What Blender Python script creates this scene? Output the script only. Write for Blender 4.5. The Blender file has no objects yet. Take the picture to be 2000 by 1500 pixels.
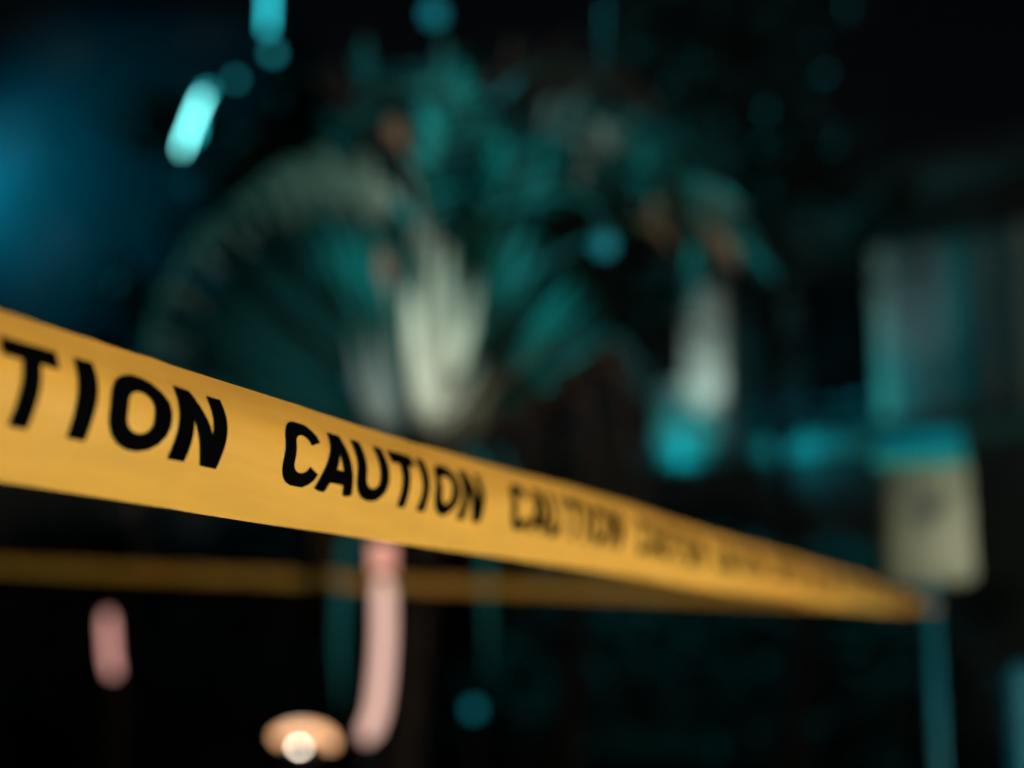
import bpy, math, random
from mathutils import Vector, Matrix
R = math.radians
random.seed(7)
scene = bpy.context.scene
COL = scene.collection

# ------------------------------------------------------------------ camera
CAM = Vector((0, 0, 1.05)); PITCH = R(10.22); FPX = 2777.8
cd = bpy.data.cameras.new('camera'); cam = bpy.data.objects.new('camera', cd); COL.objects.link(cam)
cam.location = CAM; cam.rotation_euler = (R(90) + PITCH, 0, 0)
cd.lens = 50; cd.sensor_width = 36; cd.clip_start = 0.02; cd.clip_end = 500
cd.dof.use_dof = True; cd.dof.focus_distance = 0.79; cd.dof.aperture_fstop = 2.25
scene.camera = cam

# ------------------------------------------------------------------ night sky and moon-like sun
w = bpy.data.worlds.new('World'); scene.world = w; w.use_nodes = True
nt = w.node_tree; bg = nt.nodes['Background']
sky = nt.nodes.new('ShaderNodeTexSky'); sky.sky_type = 'NISHITA'; sky.sun_disc = False
sky.sun_elevation = R(-4); sky.sun_rotation = R(-16)
nt.links.new(sky.outputs[0], bg.inputs[0]); bg.inputs[1].default_value = 0.03
sd = bpy.data.lights.new('sun', 'SUN'); sd.energy = 4.2; sd.angle = R(2); sd.color = (0.03, 0.70, 0.82)
sun = bpy.data.objects.new('sun', sd); COL.objects.link(sun)
sun.rotation_euler = Vector((0.24, -0.84, -0.62)).to_track_quat('-Z', 'Y').to_euler()

scene.view_settings.view_transform = 'Standard'; scene.view_settings.look = 'None'
scene.view_settings.exposure = 0; scene.view_settings.gamma = 1
scene.view_settings.use_curve_mapping = False
scene.cycles.use_denoising = True
scene.cycles.max_bounces = 6

# ------------------------------------------------------------------ helpers
FWD = Vector((0, math.cos(PITCH), math.sin(PITCH))); UP = Vector((0, -math.sin(PITCH), math.cos(PITCH)))
def at(px, py, d):
    """a point of the garden seen at (px, py) of the 2000 px photo, d metres away"""
    return CAM + FWD * d + Vector((1, 0, 0)) * ((px - 1000) / FPX * d) + UP * ((750 - py) / FPX * d)

def tag(o, label=None, cat=None, group=None, kind=None):
    for k, v in (('label', label), ('category', cat), ('group', group), ('kind', kind)):
        if v: o[k] = v
    return o
def empty(name, loc, label, cat, group=None):
    o = bpy.data.objects.new(name, None); COL.objects.link(o); o.location = loc
    return tag(o, label, cat, group)
def mesh_obj(name, verts, faces, mat, parent=None, smooth=True, uvs=None):
    me = bpy.data.meshes.new(name)
    off = Vector((0, 0, 0)); q = parent
    while q is not None: off = off + q.location; q = q.parent
    me.from_pydata([tuple(Vector(v) - off) for v in verts], [], faces)
    if uvs:
        ul = me.uv_layers.new(name='UVMap')
        for l in me.loops: ul.data[l.index].uv = uvs[l.vertex_index]
    me.materials.append(mat)
    if smooth: me.polygons.foreach_set('use_smooth', [True] * len(me.polygons))
    me.update()
    o = bpy.data.objects.new(name, me); COL.objects.link(o)
    if parent is not None: o.parent = parent
    return o
class MB:
    def __init__(s): s.v = []; s.f = []
    def add(s, v, f):
        n = len(s.v); s.v += [Vector(p) for p in v]; s.f += [tuple(i + n for i in q) for q in f]; return s
    def tube(s, pts, rad, n=10, caps=True):
        pts = [Vector(p) for p in pts]; m = len(pts); rings = []
        rad = rad if isinstance(rad, (list, tuple)) else [rad] * m
        v = []; f = []
        for i, p in enumerate(pts):
            t = (pts[min(i + 1, m - 1)] - pts[max(i - 1, 0)]).normalized()
            a = t.cross(Vector((0.13, 0.98, 0.11))).normalized(); b = t.cross(a)
            for j in range(n):
                q = 2 * math.pi * j / n
                v.append(p + (a * math.cos(q) + b * math.sin(q)) * rad[i])
        for i in range(m - 1):
            for j in range(n):
                f.append((i * n + j, i * n + (j + 1) % n, (i + 1) * n + (j + 1) % n, (i + 1) * n + j))
        if caps: f.append(tuple(range(n))[::-1]); f.append(tuple((m - 1) * n + j for j in range(n)))
        return s.add(v, f)
    def lathe(s, base, prof, n=20, axis=Vector((0, 0, 1))):
        q = Vector((0, 0, 1)).rotation_difference(axis); v = []; f = []; m = len(prof)
        for r, z in prof:
            for j in range(n):
                a = 2 * math.pi * j / n
                v.append(Vector(base) + q @ Vector((r * math.cos(a), r * math.sin(a), z)))
        for i in range(m - 1):
            for j in range(n): f.append((i * n + j, i * n + (j + 1) % n, (i + 1) * n + (j + 1) % n, (i + 1) * n + j))
        return s.add(v, f)
    def box(s, c, sx, sy, sz, bev=0.0, rot=0.0):
        """box with chamfered vertical and horizontal edges"""
        b = bev; c = Vector(c); m = Matrix.Rotation(rot, 3, 'Z')
        def ring(ix, iy, z):
            x, y = sx / 2 - ix, sy / 2 - iy; k = max(b * 0.7, 1e-4)
            return [(x - k, -y, z), (x, -y + k, z), (x, y - k, z), (x - k, y, z), (-x + k, y, z), (-x, y - k, z), (-x, -y + k, z), (-x + k, -y, z)]
        rs = [ring(b, b, -sz / 2), ring(0, 0, -sz / 2 + b), ring(0, 0, sz / 2 - b), ring(b, b, sz / 2)] if b else [ring(0, 0, -sz / 2), ring(0, 0, sz / 2)]
        v = [c + m @ Vector(p) for r in rs for p in r]; f = []
        for i in range(len(rs) - 1):
            for j in range(8): f.append((i * 8 + j, i * 8 + (j + 1) % 8, i * 8 + 8 + (j + 1) % 8, i * 8 + 8 + j))
        f.append(tuple(range(8))[::-1]); f.append(tuple((len(rs) - 1) * 8 + j for j in range(8)))
        return s.add(v, f)
    def build(s, name, mat, parent=None, smooth=True):
        return mesh_obj(name, s.v, s.f, mat, parent, smooth)
def spline(pts, n):
    pts = [Vector(p) for p in pts]; P = [pts[0] * 2 - pts[1]] + pts + [pts[-1] * 2 - pts[-2]]; out = []; m = len(pts) - 1
    for k in range(n + 1):
        u = k / n * m; i = min(int(u), m - 1); t = u - i; a, b, c, d = P[i:i + 4]
        out.append(0.5 * ((2 * b) + (c - a) * t + (2 * a - 5 * b + 4 * c - d) * t * t + (3 * b - a - 3 * c + d) * t ** 3))
    return out

# ------------------------------------------------------------------ materials
def mat(name, col, rough=0.6, var=0.25, scale=8.0, bump=0.2, spec=0.4, transl=0.0, tcol=None, metal=0.0, uv=None, stretch=(1, 1, 1)):
    m = bpy.data.materials.new(name); m.use_nodes = True; t = m.node_tree; N = t.nodes; L = t.links
    b = N['Principled BSDF']; b.inputs['Roughness'].default_value = rough; b.inputs['Metallic'].default_value = metal
    b.inputs['Specular IOR Level'].default_value = spec
    tc = N.new('ShaderNodeTexCoord'); mp = N.new('ShaderNodeMapping'); mp.inputs['Scale'].default_value = stretch
    L.new(tc.outputs['UV' if uv else 'Object'], mp.inputs[0])
    no = N.new('ShaderNodeTexNoise'); no.inputs['Scale'].default_value = scale; no.inputs['Detail'].default_value = 6
    L.new(mp.outputs[0], no.inputs['Vector'])
    cr = N.new('ShaderNodeValToRGB'); lo = [max(0, c * (1 - var)) for c in col]; hi = [min(1, c * (1 + var)) for c in col]
    cr.color_ramp.elements[0].position = 0.3; cr.color_ramp.elements[1].position = 0.7
    cr.color_ramp.elements[0].color = (*lo, 1); cr.color_ramp.elements[1].color = (*hi, 1)
    L.new(no.outputs[0], cr.inputs[0]); L.new(cr.outputs[0], b.inputs['Base Color'])
    if bump:
        bp = N.new('ShaderNodeBump'); bp.inputs['Strength'].default_value = bump; bp.inputs['Distance'].default_value = 0.01
        L.new(no.outputs[0], bp.inputs['Height']); L.new(bp.outputs[0], b.inputs['Normal'])
    if transl:
        tr = N.new('ShaderNodeBsdfTranslucent'); tr.inputs[0].default_value = (*(tcol or col), 1)
        mx = N.new('ShaderNodeMixShader'); mx.inputs[0].default_value = transl
        L.new(b.outputs[0], mx.inputs[1]); L.new(tr.outputs[0], mx.inputs[2]); L.new(mx.outputs[0], N['Material Output'].inputs[0])
    return m
def glow(name, col, strength):
    m = bpy.data.materials.new(name); m.use_nodes = True; b = m.node_tree.nodes['Principled BSDF']
    b.inputs['Base Color'].default_value = (0.03, 0.03, 0.03, 1)
    b.inputs['Emission Color'].default_value = (*col, 1); b.inputs['Emission Strength'].default_value = strength
    return m
M = dict(
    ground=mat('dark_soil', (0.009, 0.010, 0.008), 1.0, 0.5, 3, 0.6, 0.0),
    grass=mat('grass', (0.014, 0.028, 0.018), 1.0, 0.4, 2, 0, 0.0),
    tape=mat('yellow_tape', (0.80, 0.445, 0.075), 0.36, 0.09, 2.2, 0.05, 0.4, 0.12, (0.8, 0.5, 0.1), uv=True, stretch=(1.2, 2.5, 1)),
    ink=mat('black_ink', (0.0015, 0.0018, 0.0022), 0.9, 0.3, 30, 0, 0.0),
    leaf=mat('green_leaf', (0.02, 0.06, 0.05), 0.45, 0.4, 6, 0.1, 0.3, 0.62, (0.12, 0.40, 0.32)),
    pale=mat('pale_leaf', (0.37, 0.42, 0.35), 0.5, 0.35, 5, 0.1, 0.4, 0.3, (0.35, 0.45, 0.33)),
    bract=mat('pinkish_bract', (0.46, 0.36, 0.37), 0.7, 0.25, 5, 0.1, 0.2),
    silver=mat('silvery_leaf', (0.26, 0.36, 0.36), 0.5, 0.3, 5, 0.1, 0.4, 0.3, (0.15, 0.3, 0.3)),
    dry=mat('dry_leaf', (0.26, 0.15, 0.10), 0.7, 0.4, 6, 0.2, 0.3, 0.2, (0.3, 0.16, 0.09)),
    husk=mat('brown_husk', (0.035, 0.024, 0.022), 0.8, 0.4, 6, 0.2, 0.2, 0.1, (0.04, 0.025, 0.02)),
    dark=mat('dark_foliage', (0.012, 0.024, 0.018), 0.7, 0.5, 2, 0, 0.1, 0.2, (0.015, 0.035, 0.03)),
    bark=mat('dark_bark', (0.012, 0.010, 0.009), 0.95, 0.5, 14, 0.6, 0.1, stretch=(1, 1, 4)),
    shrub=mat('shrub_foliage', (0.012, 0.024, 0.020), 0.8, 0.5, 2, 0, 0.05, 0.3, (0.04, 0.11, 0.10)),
    shaded=mat('shaded_green_leaf', (0.012, 0.04, 0.035), 0.5, 0.4, 6, 0.1, 0.3, 0.4, (0.04, 0.15, 0.13)),  # dimmer copy of the green leaf, shade put into its colour
    plaster=mat('grey_plaster', (0.20, 0.21, 0.21), 0.9, 0.25, 3, 0.2, 0.1),
    darkwall=mat('dark_render', (0.06, 0.085, 0.09), 0.9, 0.3, 4, 0.2, 0.1),
    white_render=mat('white_render', (0.50, 0.52, 0.48), 0.85, 0.2, 5, 0.2, 0.2),
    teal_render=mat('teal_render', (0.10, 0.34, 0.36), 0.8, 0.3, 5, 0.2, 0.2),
    grey_board=mat('grey_board', (0.22, 0.24, 0.25), 0.7, 0.3, 5, 0.2, 0.2, stretch=(6, 6, 1)),
    teal_board=mat('teal_board', (0.03, 0.22, 0.26), 0.7, 0.3, 5, 0.2, 0.2, stretch=(6, 6, 1)),
    glass=mat('dark_glass', (0.01, 0.012, 0.015), 0.1, 0.1, 3, 0, 0.5),
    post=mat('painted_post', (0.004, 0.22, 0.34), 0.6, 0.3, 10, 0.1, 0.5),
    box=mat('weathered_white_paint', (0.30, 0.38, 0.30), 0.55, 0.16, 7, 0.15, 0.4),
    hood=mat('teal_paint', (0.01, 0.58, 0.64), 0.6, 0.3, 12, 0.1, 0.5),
    smudge=mat('faded_print', (0.17, 0.22, 0.20), 0.6, 0.4, 22, 0, 0.3),
    metal=mat('dark_metal', (0.03, 0.032, 0.034), 0.5, 0.3, 20, 0.1, 0.5, metal=0.4),
    pink=glow('pink_white_tube', (1.0, 0.60, 0.49), 1.05),
    pink2=glow('dusky_pink_tube', (1.0, 0.47, 0.40), 1.2),
    orange=glow('amber_tube_collar', (1.0, 0.42, 0.30), 1.0),
    peach=glow('peach_ring', (1.0, 0.50, 0.24), 2.2),
    bulb=glow('white_bulb', (1.0, 0.86, 0.68), 26),
    cyan=glow('bright_cyan_tube', (0.22, 0.95, 0.92), 7.5),
    cyanlo=glow('dim_cyan_tube', (0.03, 0.62, 0.72), 3.2),
    cyandot=glow('cyan_bulb', (0.02, 0.60, 0.72), 7),
    cyandim=glow('faint_cyan_bulb', (0.04, 0.55, 0.62), 1.1),
    cyansoft=glow('soft_teal_bulb', (0.0, 0.42, 0.52), 0.5),
    warm=glow('warm_globe', (1.0, 0.82, 0.62), 590),
)

# ------------------------------------------------------------------ ground
G = 120
vs = []; fs = []; n = 40
for i in range(n + 1):
    for j in range(n + 1):
        x = -G + 2 * G * i / n; y = -20 + (G + 60) * j / n
        vs.append((x, y, 0.0))
for i in range(n):
    for j in range(n): a = i * (n + 1) + j; fs.append((a, a + n + 1, a + n + 2, a + 1))
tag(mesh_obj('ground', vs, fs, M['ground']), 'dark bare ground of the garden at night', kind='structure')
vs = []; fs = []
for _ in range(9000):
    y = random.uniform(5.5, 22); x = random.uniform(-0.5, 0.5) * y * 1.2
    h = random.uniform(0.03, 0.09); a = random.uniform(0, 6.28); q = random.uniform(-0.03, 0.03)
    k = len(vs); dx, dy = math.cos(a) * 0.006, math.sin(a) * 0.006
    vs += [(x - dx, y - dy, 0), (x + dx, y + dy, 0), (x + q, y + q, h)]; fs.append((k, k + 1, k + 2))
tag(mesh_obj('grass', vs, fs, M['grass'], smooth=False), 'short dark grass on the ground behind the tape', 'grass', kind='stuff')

# ------------------------------------------------------------------ caution tapes
H = 0.038          # letter height
def arc(cx, cy, rx, ry, a0, a1, n=9):
    return [(cx + rx * math.cos(R(a0 + (a1 - a0) * i / n)), cy + ry * math.sin(R(a0 + (a1 - a0) * i / n))) for i in range(n + 1)]
def line(*p):
    out = []
    for a, b in zip(p, p[1:]):
        m = max(2, int(math.dist(a, b) / 0.06))
        out += [(a[0] + (b[0] - a[0]) * i / m, a[1] + (b[1] - a[1]) * i / m) for i in range(m)]
    return out + [p[-1]]
SW = 0.228
def roundO(x0, x1):
    cx = (x0 + x1) / 2; rx = (x1 - x0) / 2; ry = 0.30; lo, hi = SW / 2 + ry, 1 - SW / 2 - ry
    p = arc(cx, hi, rx, ry, 0, 180) + line((x0, hi), (x0, lo))[1:] + arc(cx, lo, rx, ry, 180, 360)[1:] + line((x1, lo), (x1, hi))[1:]
    return p
h2 = SW / 2
GLYPH = {   # natural letters, height 1; (strokes, width)
    'C': ([arc(0.37, 0.66, 0.28, 0.25, 12, 180) + line((0.09, 0.66), (0.09, 0.34))[1:] + arc(0.37, 0.34, 0.28, 0.25, 180, 348)[1:]], 0.72),
    'A': ([line((0.09, 0), (0.36, 1)), line((0.69, 0), (0.42, 1)), line((0.20, 0.27), (0.58, 0.27))], 0.78),
    'U': ([line((0.09, 1), (0.09, 0.38)) + arc(0.37, 0.38, 0.28, 0.285, 180, 360)[1:] + line((0.65, 0.38), (0.65, 1))[1:]], 0.74),
    'T': ([line((0.0, 1 - h2), (0.70, 1 - h2)), line((0.35, 0), (0.35, 1 - h2))], 0.70),
    'I': ([line((0.1, 0), (0.1, 1))], 0.20),
    'O': ([roundO(0.09, 0.67)], 0.76),
    'N': ([line((0.09, 0), (0.09, 1)), line((0.65, 0), (0.65, 1)), line((0.13, 1.0), (0.61, 0.0))], 0.74),
}
WORD = [('C', 0.000, 0.110), ('A', 0.120, 0.122), ('U', 0.250, 0.116), ('T', 0.390, 0.102), ('I', 0.514, 0.032), ('O', 0.580, 0.122), ('N', 0.724, 0.114)]
def strip_of(stroke, sx):
    """stroke centre line -> quads (x, y in letter units, x already stretched by sx)"""
    v = []; f = []; m = len(stroke); closed = math.dist(stroke[0], stroke[-1]) < 1e-4
    for i, p in enumerate(stroke):
        a = stroke[i - 1] if i else (stroke[-2] if closed else stroke[0])
        b = stroke[i + 1] if i < m - 1 else (stroke[1] if closed else stroke[-1])
        tx, ty = b[0] - a[0], b[1] - a[1]; l = math.hypot(tx, ty) or 1
        nx, ny = -ty / l * h2, tx / l * h2
        v += [((p[0] + nx * s) * sx, min(1.0, max(0.0, p[1] + ny * s))) for s in (-1, 0, 1)]
    for i in range(m - 1):
        for s in (0, 1): f.append((i * 3 + s, i * 3 + s + 1, i * 3 + s + 4, i * 3 + s + 3))
    return v, f

def make_tape(label, P0, P1, k0, k1, kN, width, bend, phase, words, seed, txt_c=0.0045, sag=0.0, lean=0.0):
    """P0 = start of a word (k=0), P1 = point at k=kN; one unit of k is one word"""
    rng = random.Random(seed); D = (P1 - P0) / kN; pitch = D.length; d = D.normalized()
    nrm = Vector((d.y, -d.x, 0)).normalized()
    if nrm.dot(CAM - P0) < 0: nrm = -nrm
    ph = [rng.uniform(0, 6.28) for _ in range(6)]
    cre = [(rng.uniform(k0, k1), rng.uniform(-4, 4), rng.uniform(.012, .03), rng.choice((-1, 1)) * rng.uniform(.0006, .0018)) for _ in range(34)]
    def S(k, v, off=0.0):
        q = min(1, max(0, (k - 0.5 * kN) / (0.5 * kN))) if words else 0
        v = v * (1 - .68 * q * q) * (1 - .06 * min(1, max(0, -k)))
        u = v - 0.005
        b = -bend * (1.35 if u > 0 else 1.0) * (math.sqrt(1 + (u / 0.020) ** 2) - 1)
        b += 0.0013 * math.sin(k * 3.1 + ph[0] + v * 30) + 0.0007 * math.sin(k * 9.3 + ph[1] - v * 60)
        for kc, sl, wd_, am in cre:
            e = (k - kc + v * sl) / wd_
            if -3 < e < 3: b += am * math.exp(-e * e)
        tw = -lean + 0.05 * math.sin(k * 0.55 + ph[2])
        z = v + 0.0011 * math.sin(k * 2.3 + ph[3]) + v * .025 * math.sin(k * 1.7 + ph[4]) - sag * 4 * (k / kN) * (1 - k / kN)
        return P0 + D * k + nrm * (b + v * tw + off) + Vector((0, 0, z))
    vs = []; fs = []; uv = []; nk = int((k1 - k0) * 60); nv = 14
    for i in range(nk + 1):
        k = k0 + (k1 - k0) * i / nk
        for j in range(nv + 1):
            v = (j / nv - 0.5) * width
            vs.append(S(k, v)); uv.append((k * pitch * 3, j / nv))
    for i in range(nk):
        for j in range(nv): a = i * (nv + 1) + j; fs.append((a, a + nv + 1, a + nv + 2, a + 1))
    root = mesh_obj('caution_tape', vs, fs, M['tape'], uvs=uv)
    tag(root, label, 'tape', 'caution tapes strung through the garden')
    for wd in words:
        for ch, x0, wk in WORD:
            st, wn = GLYPH[ch]; sx = wk * pitch / (wn * H); V = []; F = []
            if wd + x0 < k0 or wd + x0 + wk > k1: continue
            for si, s_ in enumerate(st):
                v, f = strip_of(s_, sx); n0 = len(V)
                for x, y in v:
                    V.append(S(wd + x0 + (x * H / pitch) - ((0.030 if ch in 'CAUT' else 0.016) if wd < 0 else 0), (y - 0.5) * H + txt_c, 0.0004 + si * 0.00005))
                F += [tuple(q + n0 for q in t) for t in f]
            mesh_obj('letter', V, F, M['ink'], root)
    return root
POST_D = 4.40
A0 = at(555, 891, 0.81); A1 = at(1797, 1184, POST_D - 0.02)
make_tape('bright yellow caution tape stretching from the front edge to the slim post', A0, A1, -2.2, 10.6, 10.6, 0.0747, 0.0122, 0, range(-2, 10), 3)
B1 = at(1815, 1178, POST_D + 0.06); B0 = at(-260, 1092, 4.42)
make_tape('dim yellow caution tape running level behind the bright one', B0, B1, -1.6, 9.6, 9.6, 0.042, 0.004, 1, [], 5, sag=0.006, lean=1.15)

# ------------------------------------------------------------------ box on the slim post
base = at(1818, 1200, POST_D); base.z = 0
t = empty('box_post', base, 'pale square box with a teal hood on a slim teal post', 'post')
BX = at(1805, 1024, POST_D); BW = 0.262; BH = 0.365
pm = MB().tube([Vector((base.x, base.y, 0)), Vector((base.x, base.y, BX.z - BH / 2 + 0.01))], 0.019, 14).build('pole', M['post'], t)
MB().lathe((base.x, base.y, 0), [(0.0, 0.012), (0.09, 0.012), (0.09, 0.002), (0.0, 0.002)], 20).build('foot_plate', M['metal'], t)
rz = R(-17)
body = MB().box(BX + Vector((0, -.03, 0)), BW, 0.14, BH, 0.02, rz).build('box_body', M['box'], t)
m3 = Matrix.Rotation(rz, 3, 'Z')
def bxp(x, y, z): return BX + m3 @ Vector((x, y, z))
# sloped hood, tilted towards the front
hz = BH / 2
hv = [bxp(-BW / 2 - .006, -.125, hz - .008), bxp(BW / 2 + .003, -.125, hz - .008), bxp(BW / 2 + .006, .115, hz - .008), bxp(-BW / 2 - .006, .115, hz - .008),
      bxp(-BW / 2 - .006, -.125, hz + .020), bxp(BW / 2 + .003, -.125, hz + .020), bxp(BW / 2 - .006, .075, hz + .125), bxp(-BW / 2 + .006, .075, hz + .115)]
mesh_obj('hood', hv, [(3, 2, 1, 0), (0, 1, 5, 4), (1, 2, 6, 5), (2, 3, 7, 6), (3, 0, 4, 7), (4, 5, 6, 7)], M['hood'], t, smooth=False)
# faded square print on the front door of the box
dv = MB().box(bxp(0.005, -.104, -0.005), BW - .05, .008, BH - .05, 0.003, rz).build('door_panel', M['box'], t)
pv = []
for i in range(18):
    a = 2 * math.pi * i / 18; r = 0.062 * (1 + 0.25 * math.sin(3 * a + 1))
    pv.append(bxp(0.0 + r * math.cos(a), -.1088, 0.05 + r * 1.1 * math.sin(a)))
mesh_obj('faded_print', pv, [tuple(range(18))], M['smudge'], dv and t, smooth=False)
# tape wound round the pole just under the box
wv = MB()
for i in range(1):
    z = at(1797, 1184, POST_D).z - 0.014
    wv.lathe((base.x, base.y, z), [(0.0198, 0), (0.0202, 0.006), (0.0198, 0.012)], 16)
wv.build('tape_wrap', M['tape'], t)

# ------------------------------------------------------------------ short bollard at the far right
b2 = at(1990, 1300, 5.2); zt = b2.z; b2.z = 0
t = empty('bollard', b2, 'short teal bollard standing past the box post', 'bollard')
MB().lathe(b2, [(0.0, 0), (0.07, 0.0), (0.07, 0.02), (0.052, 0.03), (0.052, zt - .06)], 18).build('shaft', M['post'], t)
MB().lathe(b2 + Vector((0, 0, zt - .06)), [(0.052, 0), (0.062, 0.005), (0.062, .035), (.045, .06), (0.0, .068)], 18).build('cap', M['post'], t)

# ------------------------------------------------------------------ leaves
def leaf(path, wid, m, parent, n=14, nref=None, fold=0.25, prof=None):
    """folded blade along a path of points; wid = greatest width in metres"""
    c = spline(path, n); v = []; f = []
    nref = nref or Vector((random.uniform(-.5, .5), -1, random.uniform(-.1, .6))).normalized()
    for i, p in enumerate(c):
        t = (c[min(i + 1, n)] - c[max(i - 1, 0)]).normalized(); u = i / n
        s = t.cross(nref); s = s.normalized() if s.length > 1e-3 else Vector((1, 0, 0))
        nn = s.cross(t).normalized()
        wq = wid * 0.5 * (prof(u) if prof else (0.35 + 0.65 * min(1, u * 3)) * (1 - max(0, (u - 0.45) / 0.55) ** 1.7) + 0.01)
        v += [p - s * wq + nn * wq * fold, p, p + s * wq + nn * wq * fold]
    for i in range(n):
        for k in (0, 1): f.append((i * 3 + k, i * 3 + k + 1, i * 3 + k + 4, i * 3 + k + 3))
    return mesh_obj('leaf', v, f, m, parent)
def pts(*a):            # (px, py, depth) triples -> points
    return [at(*q) for q in a]

# ------------------------------------------------------------------ main palm
PD = 4.75
hub = at(838, 905, PD); gb = Vector((hub.x - 0.10, hub.y - 0.05, 0))
palm = empty('palm_tree', gb, 'large palm with a wide fan of arching leaves behind the bright tape', 'palm tree')
tr = spline([gb, gb + Vector((0.0, 0.01, 0.5)), gb + Vector((0.04, 0.03, 1.0)), hub], 16)
MB().tube(tr, [0.085 - 0.025 * i / 16 + (0.006 if i % 2 else 0) for i in range(17)], 12).build('trunk', M['bark'], palm)
MB().lathe(hub - Vector((0, 0, .10)), [(0.0, -.02), (0.07, 0.0), (0.11, .08), (0.10, .16), (0.05, .22), (0.0, .24)], 14).build('crown_heart', M['bark'], palm)
def hl(*a, w=0.06, m='leaf', start=None, **k):
    p = [start or (hub + Vector((random.uniform(-.04, .04), random.uniform(-.04, .04), random.uniform(-.02, .05))))] + pts(*a)
    return leaf(p, w, M[m], palm, **k)
d = PD
def poly(P, t):
    u = t * (len(P) - 1); i = min(int(u), len(P) - 2); f = u - i
    return tuple(P[i][k] + (P[i + 1][k] - P[i][k]) * f for k in range(2))
def petiole(a, b): return MB().tube(spline([a, a.lerp(b, .5) + Vector((0, 0, .01)), b], 6), .012, 6).build('frond', M['leaf'], palm)
def leaflet(path, w, m, parent, **k):
    o = leaf(path, w, M[m], parent, **k); o.name = 'leaflet'; return o
# fan frond on the left: thin segments that spread like a hand, dry pale tips bending over
fo_ = at(785, 862, d); f1 = petiole(hub, fo_)
ARCH = [(770, 372), (700, 330), (630, 318), (560, 340), (480, 392), (400, 460), (335, 545), (295, 650), (290, 760)]
NF = 60
for i in range(NF):
    t = min(1, max(0, (i + random.uniform(-.4, .4)) / (NF - 1))); x, y = poly(ARCH, t); dz = random.uniform(-.12, .12); r = random.uniform(.80, .97)
    x2, y2 = 785 + (x - 785) * r, 862 + (y - 862) * r
    leaflet([fo_, at(785 + (x2 - 785) * .5 + random.uniform(-8, 8), 862 + (y2 - 862) * .52, d + dz * .5), at(x2, y2, d + dz)], random.uniform(.008, .016), 'leaf' if random.random() < .9 - 2.0 * t else ('shaded' if i % 3 else 'dark'), f1, n=8)  # dimmer leaf copies grow commoner to the left, as painted shade
    if t < .93:
        e = poly(ARCH, min(1, t + .05)); g_ = poly(ARCH, min(1, t + .11)); j = random.uniform(-26, 22)
        leaflet([at(x2, y2, d + dz), at(x, y + j, d + dz), at(e[0], e[1] + j, d + dz), at(g_[0] + 4, g_[1] + j + 12, d + dz)], random.uniform(.008, .015), 'pale' if t < .42 or i % 3 == 0 else 'shaded', f1, n=8, nref=Vector((-.1, -.8, .6)).normalized())
# pale upright blades in the middle
for i in range(27):
    t = i / 26; x = 792 + 180 * t + random.uniform(-8, 8); top = 395 + 190 * t + random.choice((0, 0, 60, 140, 210)) + random.uniform(-20, 20)
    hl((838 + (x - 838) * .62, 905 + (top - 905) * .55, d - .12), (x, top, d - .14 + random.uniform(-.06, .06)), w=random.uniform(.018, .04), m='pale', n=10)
for i in range(11):
    x = 690 + 7 * i + random.uniform(-5, 5); top = random.uniform(600, 740)
    hl((790 + (x - 790) * .75, 790, d - .08), (x, top, d - .06), w=random.uniform(.012, .024), m='silver', n=8, start=fo_)
# teal-lit blades right of the middle
TIPS = [(985, 420), (1040, 340), (1100, 380), (1150, 440), (1190, 530), (1200, 620), (1170, 700)]
fr_ = at(905, 868, d); f2 = petiole(hub, fr_)
for i in range(40):
    x, y = poly(TIPS, min(1, max(0, i / 39 + random.uniform(-.02, .02)))); r = random.uniform(.6, 1.0); dz = random.uniform(-.12, .15)
    x2, y2 = 905 + (x - 905) * r, 868 + (y - 868) * r
    leaflet([fr_, at(905 + (x2 - 905) * .45, 868 + (y2 - 868) * .55, d + dz * .5), at(x2, y2, d + dz)], random.uniform(.016, .034), 'leaf' if random.random() < .7 else 'shaded', f2, n=8)
# feathery fronds of the upper crown
def feather(path, L, m, n, w=.022, m2=None, u0=.35):
    c = spline([hub] + pts(*path), 40)
    fr = MB().tube(c, [.011 - .0002 * i for i in range(41)], 5).build('frond', M['leaf'], palm)
    for i in range(n):
        u = u0 + (1 - u0) * (i + random.random()) / n; k = min(39, int(u * 40)); p = c[k]; t = (c[k + 1] - c[k - 1]).normalized()
        sd_ = t.cross(Vector((0, -1, .2))).normalized() * (1 if i % 2 else -1); l = L * (1 - .55 * abs(u - .6)) * random.uniform(.6, 1.15)
        q = (t * .75 + sd_ * .7 + Vector((0, random.uniform(-.5, .5), -.1))).normalized()
        leaflet([p, p + q * l * .55, p + q * l - Vector((0, 0, .25 * l))], w * random.uniform(.7, 1.3), m if (m2 is None or random.random() < .6) else m2, fr, n=6)
feather([(815, 560, d + .1), (845, 340, d + .1), (890, 210, d + .05), (850, 130, d)], .24, 'shaded', 44, w=.018, m2='leaf')
feather([(870, 520, d + .15), (930, 280, d + .15), (1020, 150, d + .15), (1140, 130, d + .15), (1250, 220, d + .15)], .24, 'husk', 40, w=.02)
feather([(930, 560, d), (1060, 350, d), (1220, 290, d), (1350, 370, d), (1400, 470, d)], .30, 'shaded', 60, w=.018, m2='leaf')
feather([(920, 520, d + .2), (1010, 310, d + .2), (1160, 240, d + .2), (1300, 290, d + .2)], .30, 'shaded', 50, w=.018, m2='leaf')
feather([(960, 600, d), (1130, 480, d), (1290, 425, d), (1400, 430, d)], .20, 'dry', 18, w=.026, m2='husk', u0=.66)
feather([(890, 560, d), (970, 380, d), (1060, 260, d - .1), (1130, 225, d - .1), (1170, 290, d - .1)], .17, 'silver', 34, w=.018, m2='shaded', u0=.6)
feather([(760, 560, d + .15), (700, 360, d + .15), (690, 220, d + .15), (740, 140, d + .15)], .24, 'shaded', 24, w=.026, m2='husk')
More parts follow.
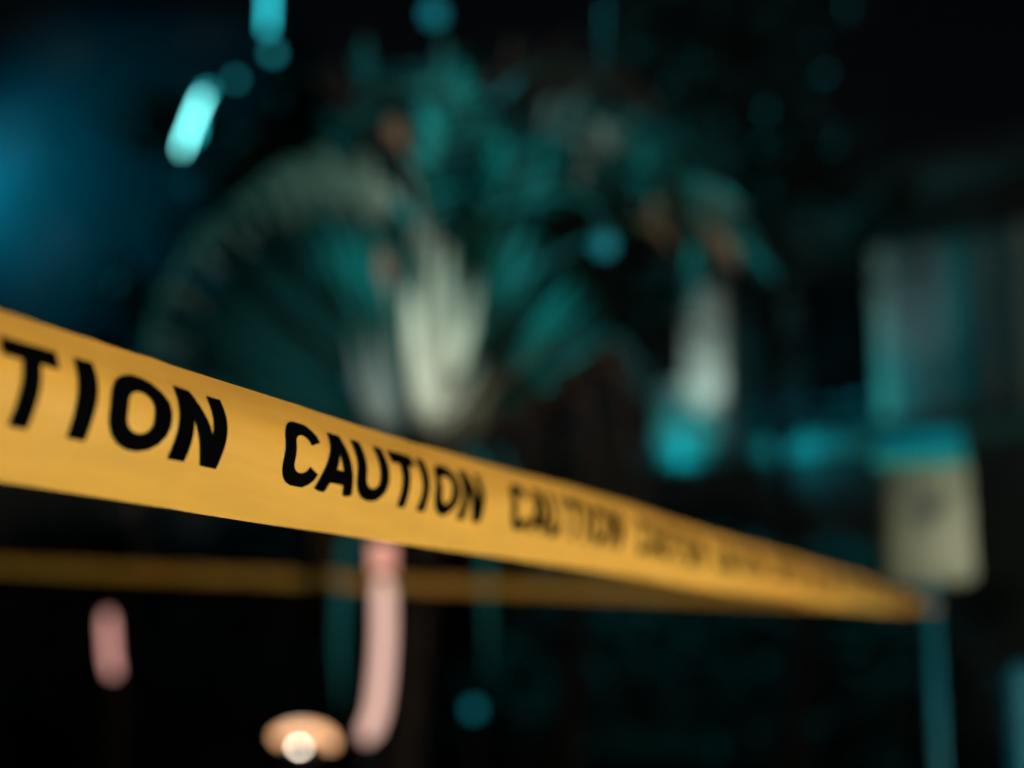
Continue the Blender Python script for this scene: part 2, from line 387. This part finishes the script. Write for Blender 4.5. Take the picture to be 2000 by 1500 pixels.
hl((830, 520, d), (800, 330, d - .1), (775, 260, d - .15), (770, 225, d - .15), w=.07, m='dry', n=16, prof=lambda u: .05 + .95 * max(0, 1 - abs(u - .82) / .22))
hl((770, 640, d - .1), (752, 540, d - .12), (745, 480, d - .12), w=.05, m='dry', n=12, prof=lambda u: .05 + .95 * max(0, 1 - abs(u - .75) / .25))
# dark dead leaves hanging right of the middle
for i in range(16):
    x = random.uniform(1010, 1250); y = random.uniform(650, 760)
    hl((940 + (x - 940) * .4, 800, d + .1), (x, y, d + random.uniform(0, .3)), (x + random.uniform(-10, 50), random.uniform(820, 960), d + random.uniform(0, .3)), w=random.uniform(.03, .06), m='husk', n=10)
hl((960, 770, d - .1), (1040, 690, d - .1), (1110, 640, d - .1), w=.02, m='dry', n=8)
# leaves hanging beside the trunk
hl((750, 940, d - .1), (690, 1050, d - .1), (665, 1220, d - .1), (668, 1400, d - .1), w=.06, m='shaded', n=16)
hl((930, 900, d + .2), (950, 1100, d + .2), (952, 1340, d + .2), w=.05, m='shaded', n=16)
for i in range(30):
    az = random.uniform(0, 6.28); el = random.uniform(0.15, 1.3); L = random.uniform(.75, 1.25)
    dr = Vector((math.cos(az) * math.cos(el), abs(math.sin(az)) * math.cos(el) * .8 + .1, math.sin(el)))
    p1 = hub + dr * L * .45; p2 = hub + dr * L * .8 - Vector((0, 0, .12 * L)); p3 = hub + dr * L - Vector((0, 0, .42 * L))
    leaf([hub, p1, p2, p3], random.uniform(.015, .035), M['shaded'], palm, n=8)

# ------------------------------------------------------------------ slender palm at the left
sb = at(250, 1250, 6.3); sb.z = 0
sp = empty('slender_palm', sb, 'slender dark palm stem leaning at the left behind both tapes', 'palm tree')
tp = at(300, 640, 6.2)
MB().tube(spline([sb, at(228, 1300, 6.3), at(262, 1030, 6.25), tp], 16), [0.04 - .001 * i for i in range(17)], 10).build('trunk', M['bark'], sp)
def sl(*a, w=.07, m='leaf', **k): return leaf([tp] + pts(*a), w, M[m], sp, **k)
for i in range(26):
    a_ = R(random.uniform(-30, 210)); l_ = random.uniform(120, 240); x1, y1 = 300 + l_ * .6 * math.cos(a_), 640 - l_ * .7 * math.sin(a_)
    sl((x1, y1, 6.2 + random.uniform(-.2, .2)), (300 + l_ * math.cos(a_), 640 - l_ * .8 * math.sin(a_) + 40, 6.2 + random.uniform(-.3, .3)), w=random.uniform(.03, .05), m=random.choice(('dark', 'dark', 'husk')), n=8)
leaf([at(262, 930, 6.1), at(275, 990, 6.05), at(280, 1050, 6.05), at(272, 1095, 6.05)], .085, M['bract'], sp)

# ------------------------------------------------------------------ house with a lit balcony at the right
HO = Vector((1.75, 17.6, 0)); HU = Vector((.78, -.626, 0)).normalized(); HN = Vector((-HU.y, HU.x, 0)) * -1
if HN.dot(CAM - HO) < 0: HN = -HN
HR = math.atan2(HU.y, HU.x)
def hp(u, n, z): return HO + HU * u + HN * n + Vector((0, 0, z))
house = empty('balcony_house', HO, 'dark house at the right with a teal lit balcony and pale pillar', 'house')
def hb(name, u0, u1, n0, n1, z0, z1, m, parent=None, bev=.01):
    return MB().box(hp((u0 + u1) / 2, (n0 + n1) / 2, (z0 + z1) / 2), u1 - u0, n1 - n0, z1 - z0, bev, HR).build(name, M[m], parent or house, smooth=False)
hb('ground_floor_wall', 0, 7.5, -5, 0, 0, 3.14, 'darkwall')
hb('upper_wall', 0.3, 7.5, -5, -1.0, 3.36, 6.1, 'darkwall')
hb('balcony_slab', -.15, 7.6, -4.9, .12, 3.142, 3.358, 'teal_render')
hb('roof_slab', -.4, 7.9, -5.2, .35, 6.102, 6.3, 'darkwall')
hb('parapet', .10, 1.10, -.14, .08, 3.36, 4.20, 'white_render')
hb('pillar', .53, 1.09, -.12, .06, 4.202, 5.35, 'white_render')
hb('pillar', 5.6, 5.9, -.16, .06, 3.36, 6.1, 'darkwall')
gd = hb('balcony_door', 1.6, 2.7, -1.0, -.95, 3.36, 5.5, 'metal')
hb('pane', 1.68, 2.12, -.948, -.94, 3.5, 5.42, 'glass', gd, .002); hb('pane', 2.18, 2.62, -.948, -.94, 3.5, 5.42, 'glass', gd, .002)
for i in range(12):
    u = 2.98 + .205 * i
    hb('shutter_board', u, u + .185, -.12 - .02 * (i % 2), -.08 - .02 * (i % 2), 3.46, 5.44 + random.uniform(-.03, .03), ('white_render', 'grey_board', 'grey_board', 'grey_board', 'teal_render', 'teal_board', 'grey_board', 'teal_board')[i % 8])
hb('railing', 1.1, 2.98, -.02, .02, 3.70, 3.74, 'teal_board')
hb('railing', 1.1, 2.98, -.02, .02, 3.50, 3.53, 'teal_board')
for i in range(9): hb('baluster', 1.25 + .2 * i, 1.275 + .2 * i, -.012, .012, 3.36, 3.70, 'metal')
def washer(label, u, n, z, target, energy, col, size):
    p = hp(u, n, z); t = empty('balcony_spotlight', p, label, 'lamp', 'small spotlights on the balcony')
    MB().box(p + Vector((0, 0, .03)), .10, .06, .06, .008, HR).build('housing', M['metal'], t)
    MB().tube([p, hp(u, n * .5, min(z, 3.25) - .02), hp(u, .1, 3.25)], .012, 6).build('arm', M['metal'], t)
    l = bpy.data.lights.new('spot_beam', 'SPOT'); l.energy = energy; l.color = col; l.spot_size = R(size); l.spot_blend = 1; l.shadow_soft_size = .03
    o = bpy.data.objects.new('spot_beam', l); COL.objects.link(o); o.parent = t; o.location = (0, 0, .07)
    o.rotation_euler = (target - p).to_track_quat('-Z', 'Y').to_euler()
washer('added balcony spotlight brightening the pale pillar', .95, .75, 3.30, hp(.82, 0, 4.5), 72, (.78, 1.0, .92), 62)  # added lamp to brighten the pillar, its source hidden from the camera
washer('teal balcony spotlight at the foot of the parapet', .45, .45, 3.05, hp(.6, 0, 3.6), 19, (.0, .75, .85), 125)
washer('teal balcony spotlight under the shutter boards', 2.75, .75, 3.30, hp(3.1, -.05, 4.05), 36, (.0, .72, .82), 100)
washer('added teal spotlight brightening the balcony slab edge', 1.9, .75, 3.0, hp(2.2, .1, 3.3), 34, (.0, .72, .82), 130)  # lamp added to put teal light on the slab front
washer('pale balcony spotlight shining up the shutter boards', 3.5, 1.0, 3.25, hp(3.5, 0, 5.0), 30, (.70, 1.0, .95), 60)

# ------------------------------------------------------------------ lamps
# spotlight on a stake: peach ring reflector and a small white bulb; lights the palm from below
lp = at(592, 1446, 4.05); lb = Vector((lp.x, lp.y, 0))
t = empty('garden_spotlight', lb, 'peach glowing garden spotlight with a white bulb below the palm', 'lamp')
MB().tube([lb, Vector((lp.x, lp.y, lp.z - .05))], .012, 8).build('stake', M['metal'], t)
MB().lathe(Vector((lp.x, lp.y, lp.z - .06)), [(0.0, 0), (.03, .0), (.05, .02), (.052, .04)], 18).build('housing', M['metal'], t)
arcp = [at(592 + 52 * math.cos(a), 1452 - 26 * math.sin(a), 4.05) for a in [R(165 - 175 * i / 12) for i in range(13)]]
MB().tube(arcp, .016, 8).build('reflector_ring', M['peach'], t)
bq = at(584, 1466, 4.02)
MB().lathe(bq - Vector((0, 0, .014)), [(0.0, 0), (.007, .002), (.011, .010), (.011, .018), (.007, .026), (0, .028)], 12).build('bulb', M['bulb'], t)
sl_ = bpy.data.lights.new('spotlight_beam', 'SPOT'); sl_.energy = 215; sl_.color = (1.0, .98, .90); sl_.spot_size = R(27); sl_.spot_blend = 1; sl_.shadow_soft_size = .03
so = bpy.data.objects.new('spotlight_beam', sl_); COL.objects.link(so); so.parent = t
so.location = lp + Vector((0.02, 0, .05)) - lb
so.rotation_euler = (at(870, 425, PD) - lp).to_track_quat('-Z', 'Y').to_euler()

def stick(name, label, path, rad, m, group, n=12, collar=None):
    p = spline(path, n); b = p[0].copy(); b.z = 0
    t = empty(name, b, label, 'lamp', group)
    MB().tube([b, b.lerp(p[0], .5), p[0]], .009, 8).build('stake', M['metal'], t)
    k = n + 1
    MB().tube(p, [rad * (.5 if i in (0, k - 1) else 1) for i in range(k)], 10).build('tube', M[m], t)
    if collar: MB().tube(spline(collar, 6), rad * 1.15, 10).build('collar', M['orange'], t)
    return t
stick('light_stick', 'tall curved pinkish white light stick hanging below the bright tape', pts((712, 1445, 4.2), (735, 1390, 4.2), (747, 1290, 4.2), (750, 1200, 4.2), (748, 1130, 4.2)),
      .027, 'pink', 'glowing light sticks in the garden', collar=pts((748, 1115, 4.2), (747, 1060, 4.2)))
stick('light_stick', 'short dusky pink light stick at the left under the dim tape', pts((222, 1318, 6.0), (215, 1280, 6.0), (210, 1198, 6.0)), .019, 'pink2', 'glowing light sticks in the garden')

# dark tree above with cyan LED tubes and bulbs hung in it
def hang(name, label, path, rad, m, group, n=8):
    p = spline(path, n); t = empty(name, p[-1], label, 'lamp', group)
    MB().tube(p, [rad * (.6 if i in (0, n) else 1) for i in range(n + 1)], 8).build('tube', M[m], t)
    MB().tube([p[0], p[0] + Vector((0.01, 0, .02)), p[0] + Vector((.02, 0, .9))], .003, 6).build('cord', M['metal'], t)
    return t
TD = 6.5
g = 'cyan lights hung in the dark tree'
t = hang('light_tube', 'brightest cyan light tube hanging slanted at the upper left', pts((398, 185, TD), (376, 235, TD), (354, 296, TD)), .010, 'cyan', g)
MB().tube(spline(pts((408, 172, TD + .05), (388, 205, TD + .05), (378, 270, TD + .05)), 5), .012, 8).build('sleeve', M['cyanlo'], t)
hang('light_tube', 'dimmer cyan light tube cut by the top edge of the picture', pts((527, -60, TD), (524, 20, TD), (522, 62, TD)), .014, 'cyanlo', g)
def bulb(label, px, py, dd, r, m):
    p = at(px, py, dd); t = empty('hanging_bulb', p, label, 'lamp', g)
    MB().lathe(p - Vector((0, 0, r)), [(r * math.sin(math.pi * i / 8), r - r * math.cos(math.pi * i / 8)) for i in range(9)], 14).build('bulb', M[m], t)
    MB().tube([p + Vector((0, 0, r * .9)), p + Vector((0, 0, r * 2.2))], r * .5, 8).build('socket', M['metal'], t)
    MB().tube([p + Vector((0, 0, r * 2)), p + Vector((0.01, 0, .9))], .003, 6).build('cord', M['metal'], t)
bulb('pale cyan bulb just under the dimmer light tube', 533, 103, TD, .024, 'cyandim')
bulb('faint cyan bulb between the two light tubes', 460, 155, TD, .018, 'cyandim')
bulb('soft teal bulb at the top above the palm crown', 848, 28, TD, .045, 'cyansoft')
bulb('round teal bulb hanging inside the right side of the palm', 1180, 478, 4.9, .036, 'cyansoft')
CZ = at(530, 0, TD).z + .75; CY = at(530, 0, TD).y
for x, lab in ((-4.6, 'thin dark pole holding the left end of the light cable'), (4.6, 'thin dark pole holding the other end of the light cable')):
    q = Vector((x, CY, 0)); pt = empty('cable_pole', q, lab, 'pole', 'poles of the light cable')
    MB().lathe(q, [(0, 0), (.09, 0), (.09, .03), (.04, .05), (.03, CZ), (0, CZ + .02)], 12).build('shaft', M['metal'], pt)
tag(MB().tube([Vector((-4.6 + 9.2 * i / 16, CY, CZ - .02 - .05 * math.sin(math.pi * i / 16))) for i in range(17)], .005, 6).build('light_cable', M['metal']), 'thin dark cable strung across the garden above the cyan lights', 'cable')
# low cyan garden light
cb = at(925, 1385, 6.6); cz = cb.z; cb.z = 0
t = empty('path_light', cb, 'low cyan path light on a thin stake right of the tall light stick', 'lamp')
MB().tube([cb, Vector((cb.x, cb.y, cz - .03))], .01, 8).build('stake', M['metal'], t)
MB().lathe(Vector((cb.x, cb.y, cz - .03)), [(0, 0), (.022, .004), (.03, .03), (.022, .056), (0, .06)], 14).build('bulb', M['cyansoft'], t)
MB().lathe(Vector((cb.x, cb.y, cz + .032)), [(.05, 0), (.03, .015), (0, .02)], 14).build('cap', M['metal'], t)

# warm garden lamp beside the path: what lights the near tape
wl = Vector((3.4, 0.6, 0))
t = empty('garden_lamp', wl, 'warm globe garden lamp beside the path lighting the near tape', 'lamp')
MB().lathe(wl, [(0, 0), (.09, 0), (.09, .02), (.03, .05), (.025, .12), (.05, .15), (0.05, .17)], 16).build('lamp_post', M['metal'], t)
r = .16
MB().lathe(wl + Vector((0, 0, .16)), [(r * math.sin(math.pi * i / 10), r - r * math.cos(math.pi * i / 10)) for i in range(11)], 20).build('globe', M['warm'], t)

# ------------------------------------------------------------------ dark trees and shrubs behind
def tree(name, label, loc, h, rx, rz, n, seed, group, leafm='dark', size=.16, cat='tree'):
    rng = random.Random(seed); loc = Vector(loc)
    t = empty(name, loc, label, cat, group)
    if h > 2:
        mb = MB(); mb.tube(spline([loc, loc + Vector((.1, 0, h * .3)), loc + Vector((-.05, .1, h * .62)), loc + Vector((.05, 0, h * .95))], 10), [.02 * h * (1 - .08 * i) for i in range(11)], 10)
        for _ in range(7):
            a = rng.uniform(0, 6.28); z0 = rng.uniform(.4, .7) * h
            mb.tube(spline([loc + Vector((0, .05, z0)), loc + Vector((math.cos(a) * rx * .4, math.sin(a) * rx * .4, z0 + .15 * h)), loc + Vector((math.cos(a) * rx * .8, math.sin(a) * rx * .8, z0 + .22 * h))], 5), [.008 * h * (1 - .16 * i) for i in range(6)], 6)
        mb.build('trunk', M['bark'], t)
    cl = [(rng.uniform(-1, 1) * rx * .8, rng.uniform(-1, 1) * rx * .8, rng.uniform(-.8, .9) * rz) for _ in range(26)]
    V = []; F = []
    for _ in range(n):
        c = rng.choice(cl); q = .30 * rx
        p = loc + Vector((c[0] + rng.gauss(0, q * .5), c[1] + rng.gauss(0, q * .5), h - rz * .3 + c[2] + rng.gauss(0, q * .4)))
        if p.z < .05: p.z = .05
        a = Vector((rng.gauss(0, 1), rng.gauss(0, 1), rng.gauss(0, .6))).normalized(); b = a.cross(Vector((rng.gauss(0, 1), rng.gauss(0, 1), rng.gauss(0, 1)))).normalized()
        s = size * rng.uniform(.6, 1.3); k = len(V)
        V += [p - a * s, p + b * s * .4, p + a * s, p - b * s * .4]; F.append((k, k + 1, k + 2, k + 3))
    mesh_obj('crown', V, F, M[leafm], t, smooth=False)
    return t
g = 'dark trees at the back of the garden'
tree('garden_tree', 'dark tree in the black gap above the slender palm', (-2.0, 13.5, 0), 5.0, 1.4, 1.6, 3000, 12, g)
tree('garden_tree', 'loose tree crown added behind the palm as teal haze', (0.30, 9.0, 0), 4.05, 1.15, .85, 2600, 13, g, 'dark', .10)  # tree added to stand in for dim teal haze around the palm
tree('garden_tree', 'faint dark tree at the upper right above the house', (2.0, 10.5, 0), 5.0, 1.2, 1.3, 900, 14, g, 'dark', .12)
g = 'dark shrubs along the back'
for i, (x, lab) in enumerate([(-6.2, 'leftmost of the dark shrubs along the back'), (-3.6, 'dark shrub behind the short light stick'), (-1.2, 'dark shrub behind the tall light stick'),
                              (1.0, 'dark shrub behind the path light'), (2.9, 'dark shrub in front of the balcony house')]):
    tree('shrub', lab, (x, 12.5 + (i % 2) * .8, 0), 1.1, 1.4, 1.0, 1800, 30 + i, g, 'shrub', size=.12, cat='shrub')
# ------------------------------------------------------------------ tall house at the far left with a blue wall light
fh = empty('far_house', (-7.0, 22, 0), 'tall dark house at the upper left washed with blue light', 'house')
MB().box((-7.0, 24, 5.5), 6.4, 4, 11, .02).build('wall', M['plaster'], fh, smooth=False)
MB().box((-7.0, 24, 11.15), 7.0, 4.8, .28, .02).build('roof', M['darkwall'], fh, smooth=False)
for x in (-8.6, -6.2):
    for z in (2.0, 4.8):
        wn = MB().box((x, 21.985, z), 1.0, .08, 1.5, .01).build('window', M['metal'], fh, smooth=False)
        for k in (-.235, .235): MB().box((x + k, 21.938, z), .42, .02, 1.36, .004).build('pane', M['glass'], wn, smooth=False)
bp = Vector((-9.75, 20.7, 8.35))
t = empty('wall_light', bp, 'blue wall light near the left edge of the tall house', 'lamp')
MB().tube([bp + Vector((0, 1.29, 0)), bp + Vector((0, 0, .12)), bp], .02, 8).build('arm', M['metal'], t)
MB().lathe(bp, [(0, .08), (.05, .07), (.09, 0), (.08, -.02)], 14, Vector((-.9, -.2, .1)).normalized()).build('shade', M['metal'], t)
fl = bpy.data.lights.new('wall_light_beam', 'SPOT'); fl.energy = 340; fl.color = (0.0, .36, .60); fl.spot_size = R(130); fl.spot_blend = 1; fl.shadow_soft_size = .08
fo = bpy.data.objects.new('wall_light_beam', fl); COL.objects.link(fo); fo.parent = t; fo.location = (0.03, 0, -.02)
fo.rotation_euler = Vector((1.0, .42, -.06)).to_track_quat('-Z', 'Y').to_euler()
